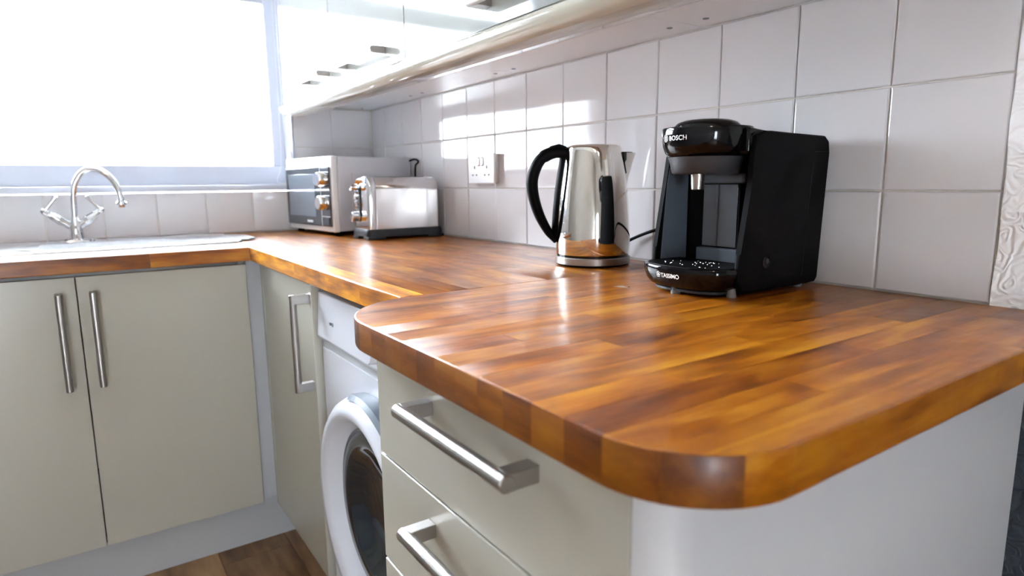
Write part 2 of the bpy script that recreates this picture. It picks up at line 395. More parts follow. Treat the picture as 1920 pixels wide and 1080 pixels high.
# windows
def window(name, x0, x1, z0, z1, y, transom=None, mull=(), fw=0.05, d=0.06):
    w = setting(name)
    for a, b_, c, e in ((x0, x1, z0, z0+fw+0.02), (x0, x1, z1-fw, z1), (x0, x0+fw, z0+fw+.02, z1-fw), (x1-fw, x1, z0+fw+.02, z1-fw)):
        box('frame', a, b_, y, y+d, c, e, m_upvc, w, 0.004)
    zs = [z0+fw+0.02, z1-fw]
    if transom:
        box('transom', x0+fw, x1-fw, y, y+d, transom[0], transom[1], m_upvc, w, 0.004); zs = [z0+fw+.02, transom[0], transom[1], z1-fw]
    xs = [x0+fw] + [v for m in mull for v in (m-0.03, m+0.03)] + [x1-fw]
    for m in mull: box('mullion', m-0.03, m+0.03, y, y+d, z0+fw+.02, z1-fw, m_upvc, w, 0.004)
    for i in range(0, len(xs), 2):
        for j in range(0, len(zs), 2):
            box('pane', xs[i], xs[i+1], y+d*0.5, y+d*0.5+0.004, zs[j], zs[j+1], m_glass, w)
    return w
window('window_1', WX0, WX1-0.001, WZ0+0.012, WZ1, YC+0.095, (1.725, 1.80))
struct(box('trim_1', WX0-0.02, WX1+0.02, YC-0.012, YC+0.12, 1.058, 1.079, m_upvc, None, 0.003))
window('rear_fill_opening', PX0, PX1, 0.08, 1.38, YF-0.09)  # unseen glazed opening behind the camera, added and sized for fill light
struct(add('ground_outside', box_bm(-12, 10, YC+0.32, 30, -0.5, -0.35), m_grass)); 
struct(add('ground_outside', box_bm(-12, 10, -30, YF-0.14, -0.2, -0.10), m_grass))

# ------------------------------------------------------------------ worktops, every stave its own piece
TH = 0.0377
def worktop(label, src, loc, x0, x1, y0, y1, rows_axis, bounds, joints, tones, mat, extra=None, endgrain=False):
    t = thing('worktop', label, 'worktop', loc)
    for r in range(len(bounds)-1):
        js = joints(r)
        for k in range(len(js)-1):
            a, b_ = bounds[r], bounds[r+1]; c, d = js[k], js[k+1]; g = 0.00012
            if rows_axis == 'Y':   # rows stacked along Y, staves run along X
                pl = [(Vector((0, b_-g, 0)), Vector((0, 1, 0))), (Vector((0, a+g, 0)), Vector((0, -1, 0))), (Vector((d-g, 0, 0)), Vector((1, 0, 0))), (Vector((c+g, 0, 0)), Vector((-1, 0, 0)))]
            else:
                pl = [(Vector((b_-g, 0, 0)), Vector((1, 0, 0))), (Vector((a+g, 0, 0)), Vector((-1, 0, 0))), (Vector((0, d-g, 0)), Vector((0, 1, 0))), (Vector((0, c+g, 0)), Vector((0, -1, 0)))]
            b = cutbm(src, pl)
            if extra: b = extra(b)
            if len(b.faces) < 4: b.free(); continue
            o = add('stave', b, mat, t, ang=40)
            o.color = (*tones(r, k), 1)
            if endgrain:
                o.data.materials.append(m_woodend)
                for p in o.data.polygons:
                    if abs(p.normal.x) > 0.40 and abs(p.normal.z) < 0.5: p.material_index = 1
    src.free()
    return t
def tone(v, red=0.0): return (v*(1+0.08*red), v*(1-0.16*red), v*(1-0.3*red))
# end worktop (near)
XN, YN, YS = -0.7276, -0.1126, 0.547
src = rslab_bm(XN, -0.0005, YN, YS, ZW-TH, ZW, 0.001, 0.0022, 14, rs=(0.001, 0.14, 0.092, 0.001))
bn = [-0.1200, -0.0675, -0.0270, 0.0135, 0.0540, 0.0945, 0.1350, 0.1755, 0.2160, 0.2565, 0.2970, 0.3375, 0.3780, 0.4185, 0.4590, 0.4995, 0.56]
JN = {0: [-0.235], 1: [-0.52, -0.09], 2: [-0.36, ], 3: [-0.585, -0.2], 4: [-0.42, -0.05], 5: [-0.30], 6: [-0.55, -0.16], 7: [-0.40], 8: [-0.62, -0.25], 9: [-0.47, -0.1], 10: [-0.33], 11: [-0.56, -0.15], 12: [-0.43], 13: [-0.6, -0.22], 14: [-0.36], 15: [-0.5, -.1]}
TN = {0: [tone(.98, .0), tone(.92, .3)], 1: [tone(.92, .3), tone(1.0, .1), tone(.8, .3)], 2: [tone(.70, .75), tone(.98, .15)], 3: [tone(1.30, -.2), tone(1.12, -.1), tone(.75, .3)],
      4: [tone(1.26, -.2), tone(.95, .2), tone(.7, .2)], 5: [tone(1.05, .2), tone(.72, .5)], 6: [tone(1.22, .1), tone(1.06, .0), tone(.72, .4)], 7: [tone(1.15, .05), tone(.85, .3)],
      8: [tone(1.08, .45), tone(1.0, .35), tone(.9, .2)], 9: [tone(1.2, .1), tone(1.1, .1), tone(.9, .2)], 10: [tone(1.22, .0), tone(1.0, .25)], 11: [tone(1.1, .35), tone(1.15, .1), tone(1, .2)]}
def jn(r): return [XN-0.02] + JN[r] + [0.02]
def tn(r, k):
    if r in TN: return TN[r][min(k, len(TN[r])-1)]
    random.seed(40+r*7+k)
    return tone(random.uniform(0.95, 1.25), random.uniform(0, .4))
wt_end = worktop('wooden block worktop end with rounded corners under the coffee machine', src, (-0.36, 0.2, ZW-TH), XN, 0, YN, YS, 'Y', bn, jn, tn, m_woodx, endgrain=True)
# side run along the tiled wall
XR = -0.6112
src = rslab_bm(XR, -0.0005, YS+0.0012, YC-0.001, ZW-TH-0.0004, ZW-0.0004, 0.001, 0.0022, 2)
bs = [XR-0.01] + [XR+0.0405*i for i in range(1, 15)] + [0.02]
def js(r):
    random.seed(100+r); out = [0.53]; y = 0.55 + random.uniform(0.12, 0.42)
    while y < YC-0.12: out.append(y); y += random.uniform(0.3, 0.5)
    return out + [YC+0.02]
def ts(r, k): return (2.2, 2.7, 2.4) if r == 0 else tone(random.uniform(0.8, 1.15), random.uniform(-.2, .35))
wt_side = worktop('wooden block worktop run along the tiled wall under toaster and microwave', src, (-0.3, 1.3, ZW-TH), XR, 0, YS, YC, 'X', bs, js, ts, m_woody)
# sink run: hole for the sink cut as four slabs is avoided by staves clipped around the cut-out
YL = 1.5215
SX0, SX1, SY0, SY1 = -1.98, -0.585, 1.685, 2.045
src = rslab_bm(XL, XR-0.0006, YL, YC-0.001, ZW-TH-0.0002, ZW-0.0002, 0.001, 0.0022, 2)
bl = [YL-0.01] + [YL+0.0405*i for i in range(1, 5)] + [YL+0.0405*i for i in range(5, 15)] + [YC+0.02]
def jl(r):
    random.seed(300+r)
    if r == 0: return [XL-0.02, -1.95, -1.4, -0.8526, XR+0.02]
    out = [XL-0.02]; x = XL+random.uniform(0.15, 0.5)
    while x < XR-0.12: out.append(x); x += random.uniform(0.3, 0.5)
    return out + [XR+0.02]
def tl(r, k):
    random.seed(900+r*13+k); return tone(random.uniform(0.8, 1.0) if r else (.85, .85, .80, .98)[k % 4], .35)
wt_sink = worktop('wooden block worktop run under the window holding the steel sink', src, (-1.2, 1.8, ZW-TH), XL, XR, YL, YC, 'Y', bl, jl, tl, m_woodx)

# ------------------------------------------------------------------ bar handles
def bar_handle(parent, p0, p1, out, L_face, rad=0.0082, bosz=0.016, boss_in=0.02):
    """bar from p0 to p1 (axis points), out = unit vector away from the door, L_face = stand-off"""
    p0, p1, out = Vector(p0), Vector(p1), Vector(out); ax = (p1-p0).normalized(); ln = (p1-p0).length
    h = None
    b = tube_bm([p0+ax*0.0, p0+ax*0.0012, p0+ax*0.0012, p1-ax*0.0012, p1-ax*0.0012, p1], [rad-0.0015, rad, rad, rad, rad, rad-0.0015], 20)
    h = add('handle', b, m_steel, parent)
    h['label'] = 'brushed steel bar handle'
    side = ax.cross(out)
    for s, ep in ((1, p0), (-1, p1)):
        c0 = ep + ax*s*0.001; c1 = ep + ax*s*(0.001+boss_in)
        cb = bmesh.new()
        ring = []
        for t, e in ((-L_face, 0), (-0.001, 0)):
            ring.append([c0+out*t+side*bosz/2, c1+out*t+side*bosz/2, c1+out*t-side*bosz/2, c0+out*t-side*bosz/2])
        cb.free(); cb = loft_bm([[tuple(v) for v in r_] for r_ in ring])
        bmesh.ops.bevel(cb, geom=cb.edges[:], offset=0.0008, segments=1, affect='EDGES')
        add('handle_post', cb, m_steel, h)
    return h

# ------------------------------------------------------------------ base cabinets
ZP = 0.15; ZD = 0.8655
# sink cabinet pair of doors, X -1.4130 .. -0.6194, front Y=1.5415
def sink_cab(x0, x1, xm, label, handles):
    t = thing('base_cabinet', label, 'cabinet', ((x0+x1)/2, 1.82, 0))
    yb = 1.5415+0.019
    b = bmesh.new()
    for a in ((x0, x0+0.018), (x1-0.018, x1)): box_bm(a[0], a[1], yb+0.001, 2.08, ZP, 0.868, bm=b)
    box_bm(x0+0.018, x1-0.018, yb+0.001, 2.08, ZP, ZP+0.018, bm=b); box_bm(x0+0.018, x1-0.018, 2.06, 2.08, ZP+0.018, 0.868, bm=b)
    box_bm(x0+0.018, x1-0.018, yb+0.001, yb+0.02, 0.845, 0.869, bm=b)
    add('carcass', b, m_carc, t)
    for (a, c), hx in zip(((x0, xm), (xm, x1)), handles):
        d = add('door', box_bm(a+0.0013, c-0.0013, 1.5415, yb, ZP, ZD-0.004, 0.0012), m_base, t)
        bar_handle(d, (hx, 1.5065, 0.586), (hx, 1.5065, 0.826), (0, -1, 0), 0.035)
    box('plinth', x0, x1+(0.106 if x1 > -1 else 0), 1.606, 1.624, 0.0005, ZP-0.001, m_plinth, t)
    return t
sink_cab(-1.4130, -0.6194, -1.0155, 'glossy cream base cabinet with two doors under the sink and its tap', (-1.052, -0.983))
sink_cab(-2.2, -1.4150, -1.8075, 'glossy cream base cabinet at the left end of the sink run', (-1.844, -1.771))
cp = add('corner_post', prism_bm([(-0.6175, 1.5600), (-0.6175, 1.5650), (-0.5735, 1.5650), (-0.5735, 1.515), (-0.5785, 1.515), (-0.5785, 1.5600)], ZP+0.005, 0.8715, 'Z', 0.001), m_carc)
tag(cp, 'narrow grey corner post between the sink cabinet and the narrow door', 'corner post')
# right-run corner cabinet with narrow door
t = thing('base_cabinet', 'narrow glossy cream base cabinet in the corner left of the washing machine', 'cabinet', (-0.3, 1.3, 0))
b = bmesh.new(); box_bm(-0.570, -0.02, 1.055, 1.073, ZP, 0.868, bm=b); box_bm(-0.568, -0.02, 1.073, 1.512, ZP, ZP+0.018, bm=b); box_bm(-0.02, -0.004, 1.055, 1.512, ZP, 0.868, bm=b)
add('carcass', b, m_carc, t)
b = box_bm(-0.5912, -0.5715, 1.489, 1.511, ZP+0.005, 0.8715, 0.001); add('filler_strip', b, m_base, t)
d = add('door', box_bm(-0.5912, -0.5715, 1.058, 1.4865, ZP+0.005, 0.8715, 0.0012), m_base, t)
bar_handle(d, (-0.626, 1.078, 0.617), (-0.626, 1.078, 0.840), (-1, 0, 0), 0.035)
box('plinth', -0.515, -0.497, 1.055, 1.603, 0.0005, ZP-0.001, m_plinth, t)

# drawer cabinet: front X=-0.69
XD = -0.69
t = thing('drawer_cabinet', 'glossy cream drawer cabinet with steel bar handles under the worktop end', 'cabinet', (-0.35, 0.2, 0))
YD0, YD1 = -0.0195, 0.4585
b = bmesh.new(); box_bm(-0.669, -0.01, YD1-0.016, YD1+0.002, ZP, 0.8715, bm=b); box_bm(-0.669, -0.01, YD0+0.002, YD0+0.018, ZP, 0.8715, bm=b)
box_bm(-0.669, -0.01, YD0+0.018, YD1-0.016, ZP, ZP+0.018, bm=b); box_bm(-0.03, -0.01, YD0+.018, YD1-.016, ZP+.018, 0.8715, bm=b)
box_bm(-0.6685, -0.64, YD0+0.018, YD1-0.016, ZP+0.018, 0.8715, bm=b)
add('carcass', b, m_base, t)
zd = [ZP, 0.402, 0.5585, 0.7155, 0.8700]
for i in range(4):
    z0, z1 = zd[i], zd[i+1]
    dr = add('drawer', box_bm(XD, -0.6705, YD0+0.001, YD1-0.001, z0+0.0015, z1-0.0015, 0.0018, 3), m_base, t)
    hz = z1-0.0455 if i == 3 else z1-0.043
    bar_handle(dr, (-0.725, 0.092, hz), (-0.725, 0.316, hz), (-1, 0, 0), 0.035, 0.0085, 0.017, 0.018)
box('plinth', -0.64, -0.622, YD0, YD1, 0.0005, ZP-0.001, m_plinth, t)
# end panel with a rounded front corner
out = []
for k in range(9):
    a = PI + (PI/2)*k/8; out.append((-0.658 + 0.032*math.cos(a), -0.0215 + 0.030*math.sin(a)))
pl = [(-0.690, -0.0207)] + [(-0.690+0.0+0.0, -0.0215)] + out[1:] + [(-0.0035, -0.0515), (-0.0035, -0.0335), (-0.655, -0.0335), (-0.672, -0.0207)]
pl = [(-0.690, -0.0207)] + out[1:] + [(-0.0035, -0.0515), (-0.0035, -0.0207)]
ep = add('end_panel', prism_bm(pl, 0.001, 0.8715, 'Z'), m_baseend, None, ang=30)
tag(ep, 'plain white cabinet end panel with a rounded front corner under the worktop end', 'end panel')

# ------------------------------------------------------------------ washing machine
t = thing('washing_machine', 'white front-loading washing machine with round glass door between the cabinets', 'washing machine', (-0.3, 0.75, 0))
wy0, wy1, wxf = 0.463, 1.050, -0.575
WZC, WYC = 0.452, 0.757
add('cabinet_body', box_bm(wxf+0.032, -0.03, wy0, wy1, 0.02, 0.850, 0.006, 3), m_wm, t)
# front sheet with a round opening
b = bmesh.new(); N = 48
inner = [b.verts.new((wxf, WYC+0.196*math.cos(2*PI*i/N), WZC+0.196*math.sin(2*PI*i/N))) for i in range(N)]
def sq(i):
    a = 2*PI*i/N; c, s = math.cos(a), math.sin(a)
    for k_, (yy_, zz2) in {6: (wy1-0.002, 0.722), 18: (wy0+0.002, 0.722), 30: (wy0+0.002, 0.105), 42: (wy1-0.002, 0.105)}.items():
        if i == k_: return (wxf, yy_, zz2)
    ty = ((wy1-0.002-WYC) if c > 0 else (WYC-wy0-0.002))/max(abs(c), 1e-6); tz = ((0.722-WZC) if s > 0 else (WZC-0.105))/max(abs(s), 1e-6)
    q = min(ty, tz); return (wxf, WYC+q*c, WZC+q*s)
outer = [b.verts.new(sq(i)) for i in range(N)]
for i in range(N): b.faces.new((inner[i], inner[(i+1) % N], outer[(i+1) % N], outer[i]))
# corners of the sheet
g_ = bmesh.ops.extrude_face_region(b, geom=b.faces[:])
bmesh.ops.translate(b, vec=(0.030, 0, 0), verts=[v for v in g_['geom'] if isinstance(v, bmesh.types.BMVert)])
add('front_sheet', b, m_wm, t, smooth=False)
add('kick_panel', box_bm(wxf+0.006, wxf+0.031, wy0+0.004, wy1-0.004, 0.022, 0.1, 0.002), m_wm, t)
add('control_panel', prism_bm([(wxf-0.004, 0.742), (wxf-0.010, 0.75), (wxf-0.004, 0.847), (wxf+0.031, 0.848), (wxf+0.031, 0.742)], wy0+0.001, wy1-0.001, 'Y', 0.002), m_wm, t)
add('groove', box_bm(wxf+0.003, wxf+0.031, wy0+0.003, wy1-0.003, 0.722, 0.743), m_carc, t)
cpw = [o for o in t.children if o.name.startswith('control_panel')][0]
kn = add('dial', lathe_bm([(0, -0.020), (0.019, -0.020), (0.021, -0.017), (0.022, 0)], (wxf-0.006, 0.722, 0.782), 32, 'X'), m_wm, t)
add('dial_rim', lathe_bm([(0.0222, -0.003), (0.0245, -0.003), (0.0250, 0)], (wxf-0.006, 0.722, 0.782), 32, 'X'), m_chrome, kn)
# door ring (bulging white lip) and bowl
ring = [(0.232, 0.0), (0.235, -0.012), (0.226, -0.034), (0.212, -0.046), (0.198, -0.046), (0.185, -0.037), (0.172, -0.018), (0.1635, 0.002)]
dr = add('door', lathe_bm(ring, (wxf, WYC, WZC), 72, 'X'), m_wm, t, ang=60)
add('door_seal', lathe_bm([(0.168, -0.010), (0.165, -0.014), (0.161, -0.012), (0.159, 0.004)], (wxf, WYC, WZC), 64, 'X'), m_wmgrey, dr)
gl = add('porthole_glass', lathe_bm([(0.1615, -0.009), (0.148, -0.018), (0.125, -0.012), (0.11, 0.008), (0.06, 0.02), (0, 0.022)], (wxf-0.002, WYC, WZC), 64, 'X'), m_wmglass, dr, ang=70)
gl['label'] = 'dark glass porthole'
# door cover segment at the top right, blue-grey
add('door_grip', lathe_bm([(0.236, -0.002), (0.238, -0.03), (0.229, -0.037), (0.227, -0.034)], (wxf, WYC, WZC), 12, 'X', math.radians(78), math.radians(118)), m_wmgrey, dr)
for (fy, fx) in ((wy0+0.05, -0.54), (wy1-0.05, -0.54), (wy0+0.05, -0.08), (wy1-0.05, -0.08)):
    add('foot', lathe_bm([(0, 0.0), (0.02, 0.0), (0.02, 0.012), (0.008, 0.014), (0.008, 0.022)], (fx, fy, 0), 16), m_blk, t)
# small emblem print on the control panel
eb = add('emblem', lathe_bm([(0.0045, -0.0104), (0.0045, -0.0110), (0.0032, -0.0110), (0.0032, -0.0104)], (wxf+0.0022, 0.950, 0.790), 20, 'X'), m_wmgrey, cpw)
add('emblem', box_bm(wxf-0.0090, wxf-0.0070, 0.960, 0.968, 0.787, 0.793, 0.0003), m_wmgrey, cpw)

# ------------------------------------------------------------------ wall cabinets
XU = -0.33
ZU = 1.3625
cabs = [(-0.10, 0.4935, 'ivory gloss wall cabinet nearest the camera above the coffee machine', ()),
        (0.4935, 1.087, 'ivory gloss wall cabinet with a half-seen handle above the kettle', ((0.47, 0.744, 1.408),)),
        (1.087, 1.594, 'ivory gloss wall cabinet above the socket with a full-length steel handle', ((1.195, 1.49, 1.403),)),
        (1.594, 2.098, 'ivory gloss wall cabinet beside the window above the microwave', ((1.565+0.04, 1.83, 1.403),))]
for y0, y1, lab, hs in cabs:
    t = thing('wall_cabinet', lab, 'cabinet', (-0.16, (y0+y1)/2, 1.36))
    add('carcass', box_bm(XU+0.021, -0.001, y0+0.0006, y1-0.0006, 1.3602, 2.08, 0.0006, 1), m_soffit, t)
    add('gap_shade_sheet', box_bm(XU+0.0198, XU+0.0208, y0+0.0006, y1-0.0006, 1.3604, 2.08), m_gap, t)  # dark sheet imitating the shade inside the door gaps
    d = add('door', box_bm(XU, XU+0.0195, y0+0.0019, y1-0.0019, ZU+0.002, 2.08, 0.0012), m_upper, t)
    for (a, c, z) in hs: bar_handle(d, (XU-0.033, a, z), (XU-0.033, c, z), (-1, 0, 0), 0.033, 0.0082, 0.017, 0.03)
    for yy in (y0+0.038, y1-0.045):
        add('fixing_cap', lathe_bm([(0, -0.0012), (0.005, -0.0012), (0.006, 0)], (-0.054, yy, 1.3602), 16), m_wmgrey, t)
# rounded pelmet moulding under the doors
pr_ = [(-0.331, 1.3595), (-0.342, 1.3585), (-0.3475, 1.3520), (-0.3475, 1.3440), (-0.344, 1.3350), (-0.337, 1.3275), (-0.327, 1.3225), (-0.313, 1.3200), (-0.295, 1.3195), (-0.275, 1.3215), (-0.258, 1.3255), (-0.246, 1.3315), (-0.240, 1.3400), (-0.238, 1.3595)]
pm = add('pelmet', prism_bm(pr_, -0.10, 2.098, 'Y'), m_pelmet, None, ang=50)
tag(pm, 'long rounded ivory pelmet moulding under the wall cabinet doors', 'moulding')

# ------------------------------------------------------------------ double socket
t = thing('wall_socket', 'white double plug socket on the tiled wall left of the kettle', 'socket', (0, 1.265, 1.075))
add('back_box', box_bm(-0.011, -0.0003, 1.196, 1.334, 1.077, 1.158, 0.003), m_socks, t)
fp = add('face_plate', box_bm(-0.0185, -0.0112, 1.194, 1.336, 1.0755, 1.1600, 0.003), m_sock, t)
for yc in (1.232, 1.298):
    add('pin_hole', box_bm(-0.0191, -0.0183, yc-0.0022, yc+0.0022, 1.118, 1.127), m_hole, fp)
    for s in (-1, 1): add('pin_hole', box_bm(-0.0191, -0.0183, yc+s*0.0105-0.0028, yc+s*0.0105+0.0028, 1.0985, 1.1025), m_hole, fp)
for yc in (1.255, 1.275):
    add('switch', prism_bm([(-0.0220, 1.1285), (-0.0200, 1.148), (-0.0183, 1.148), (-0.0183, 1.1285)], yc-0.0055, yc+0.0055, 'Y', 0.0006), m_sock, fp)
    add('switch_mark', box_bm(-0.0215, -0.0185, yc-0.0025, yc+0.0025, 1.1485, 1.1505), m_hole, fp)
    add('switch_mark', box_bm(-0.0215, -0.0185, yc-0.0035, yc+0.0035, 1.1265, 1.1280), m_hole, fp)

# ------------------------------------------------------------------ sink and tap
t = thing('sink', 'stainless steel inset sink and drainer under the window', 'sink', (-1.3, 1.86, ZW))
zt = ZW+0.0005
def sink_ring(i, z, x0=SX0, x1=SX1, y0=SY0, y1=SY1, r=0.045): return rrect(x0+i, x1-i, y0+i, y1-i, max(r-i, 0.004), z, 8)
# rim: raised rolled edge
b = loft_bm([sink_ring(0, zt), sink_ring(0.001, zt+0.0035), sink_ring(0.005, zt+0.006), sink_ring(0.012, zt+0.0065), sink_ring(0.020, zt+0.0045), sink_ring(0.024, zt+0.0035)])
add('rim', b, m_sink, t, ang=50)
b = loft_bm([sink_ring(0, zt+0.0036, -1.14, SX1+0.05, SY0+0.045, SY1-0.085, 0.06), sink_ring(0.002, zt+0.0065, -1.14, SX1+0.05, SY0+0.045, SY1-0.085, 0.06), sink_ring(0.008, zt+0.0065, -1.14, SX1+0.05, SY0+0.045, SY1-0.085, 0.06), sink_ring(0.014, zt+0.0042, -1.14, SX1+0.05, SY0+0.045, SY1-0.085, 0.06)])
dn = add('drainer', b, m_sink, t, ang=50)
for k in range(6):
    yy = SY0+0.078+k*0.027
    add('drainer_rib', loft_bm([rrect(-1.09, -0.72-0.01*k, yy-0.005, yy+0.005, 0.0045, zt+0.0042, 4), rrect(-1.088, -0.722-0.01*k, yy-0.002, yy+0.002, 0.0015, zt+0.0066, 4)]), m_sink, dn, ang=60)
b = loft_bm([sink_ring(0, zt+0.0036, -1.72, -1.2, SY0+0.04, SY1-0.06, 0.07), sink_ring(0.003, zt+0.0065, -1.72, -1.2, SY0+0.04, SY1-0.06, 0.07), sink_ring(0.01, zt+0.0065, -1.72, -1.2, SY0+0.04, SY1-0.06, 0.07), sink_ring(0.012, zt+0.0038, -1.72, -1.2, SY0+0.04, SY1-0.06, 0.07)])
add('bowl', b, m_sink, t, ang=50)

TX, TY, TZ = -0.998, 1.985, zt+0.0066
t = thing('mixer_tap', 'chrome swan-neck mixer tap with two lever handles on the sink', 'tap', (TX, TY, TZ))
add('base_plate', loft_bm([rrect(TX-0.047, TX+0.050, TY-0.024, TY+0.024, 0.023, TZ, 8), rrect(TX-0.046, TX+0.049, TY-0.023, TY+0.023, 0.022, TZ+0.004, 8), rrect(TX-0.036, TX+0.04, TY-0.017, TY+0.017, 0.016, TZ+0.008, 8)]), m_chrome, t)
add('body', lathe_bm([(0.021, 0.006), (0.0195, 0.012), (0.018, 0.03), (0.0185, 0.045), (0.0165, 0.052), (0.012, 0.068), (0.010, 0.072), (0.0, 0.073)], (TX, TY, TZ), 28), m_chrome, t)
neck = spline([(TX, TY, TZ+0.07), (TX+0.003, TY, TZ+0.13), (TX+0.010, TY-0.002, TZ+0.17), (TX+0.035, TY-0.008, TZ+0.207), (TX+0.068, TY-0.015, TZ+0.212), (TX+0.100, TY-0.022, TZ+0.187), (TX+0.117, TY-0.027, TZ+0.15), (TX+0.121, TY-0.028, TZ+0.125)], 7)
sp = add('spout', tube_bm(neck, [0.0088]*len(neck), 16), m_chrome, t)
add('nozzle', lathe_bm([(0.0, -0.019), (0.0085, -0.019), (0.0095, -0.012), (0.0155, -0.010), (0.0155, -0.004), (0.010, 0.0), (0.0095, 0.012), (0, 0.013)], (TX+0.1215, TY-0.028, TZ+0.117), 24), m_chrome, sp)
for s in (-1, 1):
    e = Vector((TX+s*0.073-(0.004 if s > 0 else 0), TY, TZ+0.090)); st = Vector((TX+s*0.008, TY, TZ+0.045)); dd = (e-st).normalized()
    ar = add('valve_arm', tube_bm([st, st+dd*0.02, st+dd*0.032, st+dd*0.055, e-dd*0.004, e, e+dd*0.008], [0.0125, 0.0125, 0.0145, 0.011, 0.008, 0.0095, 0.005], 18), m_chrome, t)
    lv0 = e; lv1 = Vector((e.x - s*0.034, TY-0.003, TZ+0.134))
    add('lever', tube_bm([lv0, lv0.lerp(lv1, .5), lv1, lv1+(lv1-lv0)*0.03], [0.0045, 0.0048, 0.0058, 0.003], 14), m_chrome, ar)

# ------------------------------------------------------------------ microwave (turned a little)
MWO = Vector((-0.303, 1.715, ZW)); ang = math.atan2(-0.040, 0.375)  # front edge direction from near corner to far corner
t = thing('microwave', 'silver and white microwave oven with dark glass door in the corner', 'microwave', (MWO.x, MWO.y, ZW))
t.rotation_euler = (0, 0, -ang)
# local frame: +y along the front towards the far corner, +x towards the tiled wall
def L(name, bm, mat, par, **k): return finish(bm, name, mat, par, **k)
mz0, mz1, mw, md = 0.014, 0.2585, 0.372, 0.297
L('cavity_body', box_bm(0.022, md, 0.001, mw-0.001, mz0, mz1-0.002, 0.003), m_mwside, t)
L('side_pressing', box_bm(0.07, md-0.05, -0.0012, 0.004, 0.06, mz1-0.055, 0.0011), m_mwside, t)
L('front_frame', box_bm(0.0, 0.0215, 0, mw, mz0-0.002, mz1, 0.004, 3), m_mwfront, t)
dr = L('door', box_bm(-0.006, -0.0003, 0.078, mw-0.006, 0.030, mz1-0.034, 0.002), m_mwglass, t); dr['label'] = 'dark glass microwave door'
L('door_window', box_bm(-0.0072, -0.0058, 0.120, mw-0.030, 0.060, mz1-0.056, 0.0006), m_mwpane, dr)
L('door_lettering', box_bm(-0.0068, -0.0058, 0.150, 0.195, 0.040, 0.0475, 0.0004), m_letter, dr)
cpn = L('control_panel', box_bm(-0.006, -0.0003, 0.010, 0.0745, 0.030, mz1-0.034, 0.002), m_mwglass, t)
for zc in (0.184, 0.108):
    k = L('dial', lathe_bm([(0, -0.030), (0.020, -0.030), (0.023, -0.026), (0.024, 0), (0, 0)], (-0.0062, 0.040, zc), 32, 'X'), m_chrome, cpn); k['label'] = 'chrome dial'
L('release_button', box_bm(-0.009, -0.006, 0.018, 0.066, 0.036, 0.060, 0.001), m_mwglass, cpn)
L('panel_line', box_bm(-0.0066, -0.0058, 0.0755, 0.0775, 0.030, mz1-0.034), m_letter, cpn)
L('panel_line', box_bm(-0.0066, -0.0058, 0.014, 0.072, 0.062, 0.064), m_letter, cpn)
for fx in (0.03, md-0.03):
    for fy in (0.03, mw-0.03): L('foot', lathe_bm([(0, 0.0), (0.012, 0.0), (0.012, 0.015), (0, 0.015)], (fx, fy, 0), 14), m_blk, t)
cd = spline([(-0.012, 1.744, 1.156), (-0.011, 1.712, 1.160), (-0.008, 1.690, 1.156), (-0.008, 1.688, 1.148), (-0.010, 1.703, 1.138), (-0.011, 1.706, 1.10), (-0.011, 1.700, 1.02), (-0.012, 1.690, 0.94), (-0.014, 1.70, 0.9145)], 6)
_mi = Matrix.Translation(t.location) @ Matrix.Rotation(-ang, 4, 'Z'); _mi.invert()
cd = [_mi @ Vector(q) for q in cd]
# black cable loop behind the microwave
L('power_cord', tube_bm(cd, 0.0032, 8), m_blk, t)

# ------------------------------------------------------------------ toaster
tx0, tx1, ty0, ty1 = -0.268, -0.022, 1.505, 1.632
t = thing('toaster', 'polished steel toaster on a black base in front of the microwave', 'toaster', ((tx0+tx1)/2, (ty0+ty1)/2, ZW))
def arch(i, x, y0=ty0, y1=ty1, z0=ZW+0.030, z1=ZW+0.192, r=0.036, seg=7):
    pts = [(x, y0+i, z0), (x, y1-i, z0)]
    for k in range(seg+1): a = math.radians(90*k/seg); pts.append((x, y1-i-r+r*math.cos(a), z1-i-r+r*math.sin(a)))
    for k in range(seg+1): a = math.radians(90+90*k/seg); pts.append((x, y0+i+r+r*math.cos(a), z1-i-r+r*math.sin(a)))
    return pts
add('body', loft_bm([arch(0.006, tx0+0.026), arch(0.003, tx0+0.028), arch(0.003, tx1-0.012), arch(0.008, tx1-0.004), arch(0.018, tx1)]), m_toast, t, ang=60)
ef = add('end_frame', loft_bm([arch(0.010, tx0), arch(0.002, tx0+0.003), arch(0.0, tx0+0.010), arch(0.0, tx0+0.024), arch(0.003, tx0+0.0265)]), m_chrome, t, ang=60); ef['label'] = 'chrome arched end frame'
pn = add('control_strip', box_bm(tx0-0.003, tx0+0.001, (ty0+ty1)/2+0.002, (ty0+ty1)/2+0.042, ZW+0.065, ZW+0.155, 0.001), m_mwglass, t)
for k in range(4): add('button', lathe_bm([(0, -0.004), (0.0055, -0.004), (0.006, 0)], (tx0-0.003, (ty0+ty1)/2+0.027, ZW+0.142-k*0.0155), 14, 'X'), m_chrome, pn)
add('lever_slot', box_bm(tx0-0.0035, tx0+0.001, (ty0+ty1)/2-0.004, (ty0+ty1)/2+0.001, ZW+0.07, ZW+0.155, 0.0008), m_hole, t)
add('lever', lathe_bm([(0, -0.024), (0.008, -0.024), (0.011, -0.016), (0.010, -0.004), (0.005, 0)], (tx0-0.002, (ty0+ty1)/2+0.012, ZW+0.158), 18, 'X'), m_chrome, t)
kn = add('dial', lathe_bm([(0, -0.022), (0.012, -0.022), (0.015, -0.019), (0.016, -0.002), (0.018, 0)], (tx0-0.002, (ty0+ty1)/2+0.018, ZW+0.068), 26, 'X'), m_chrome, t)
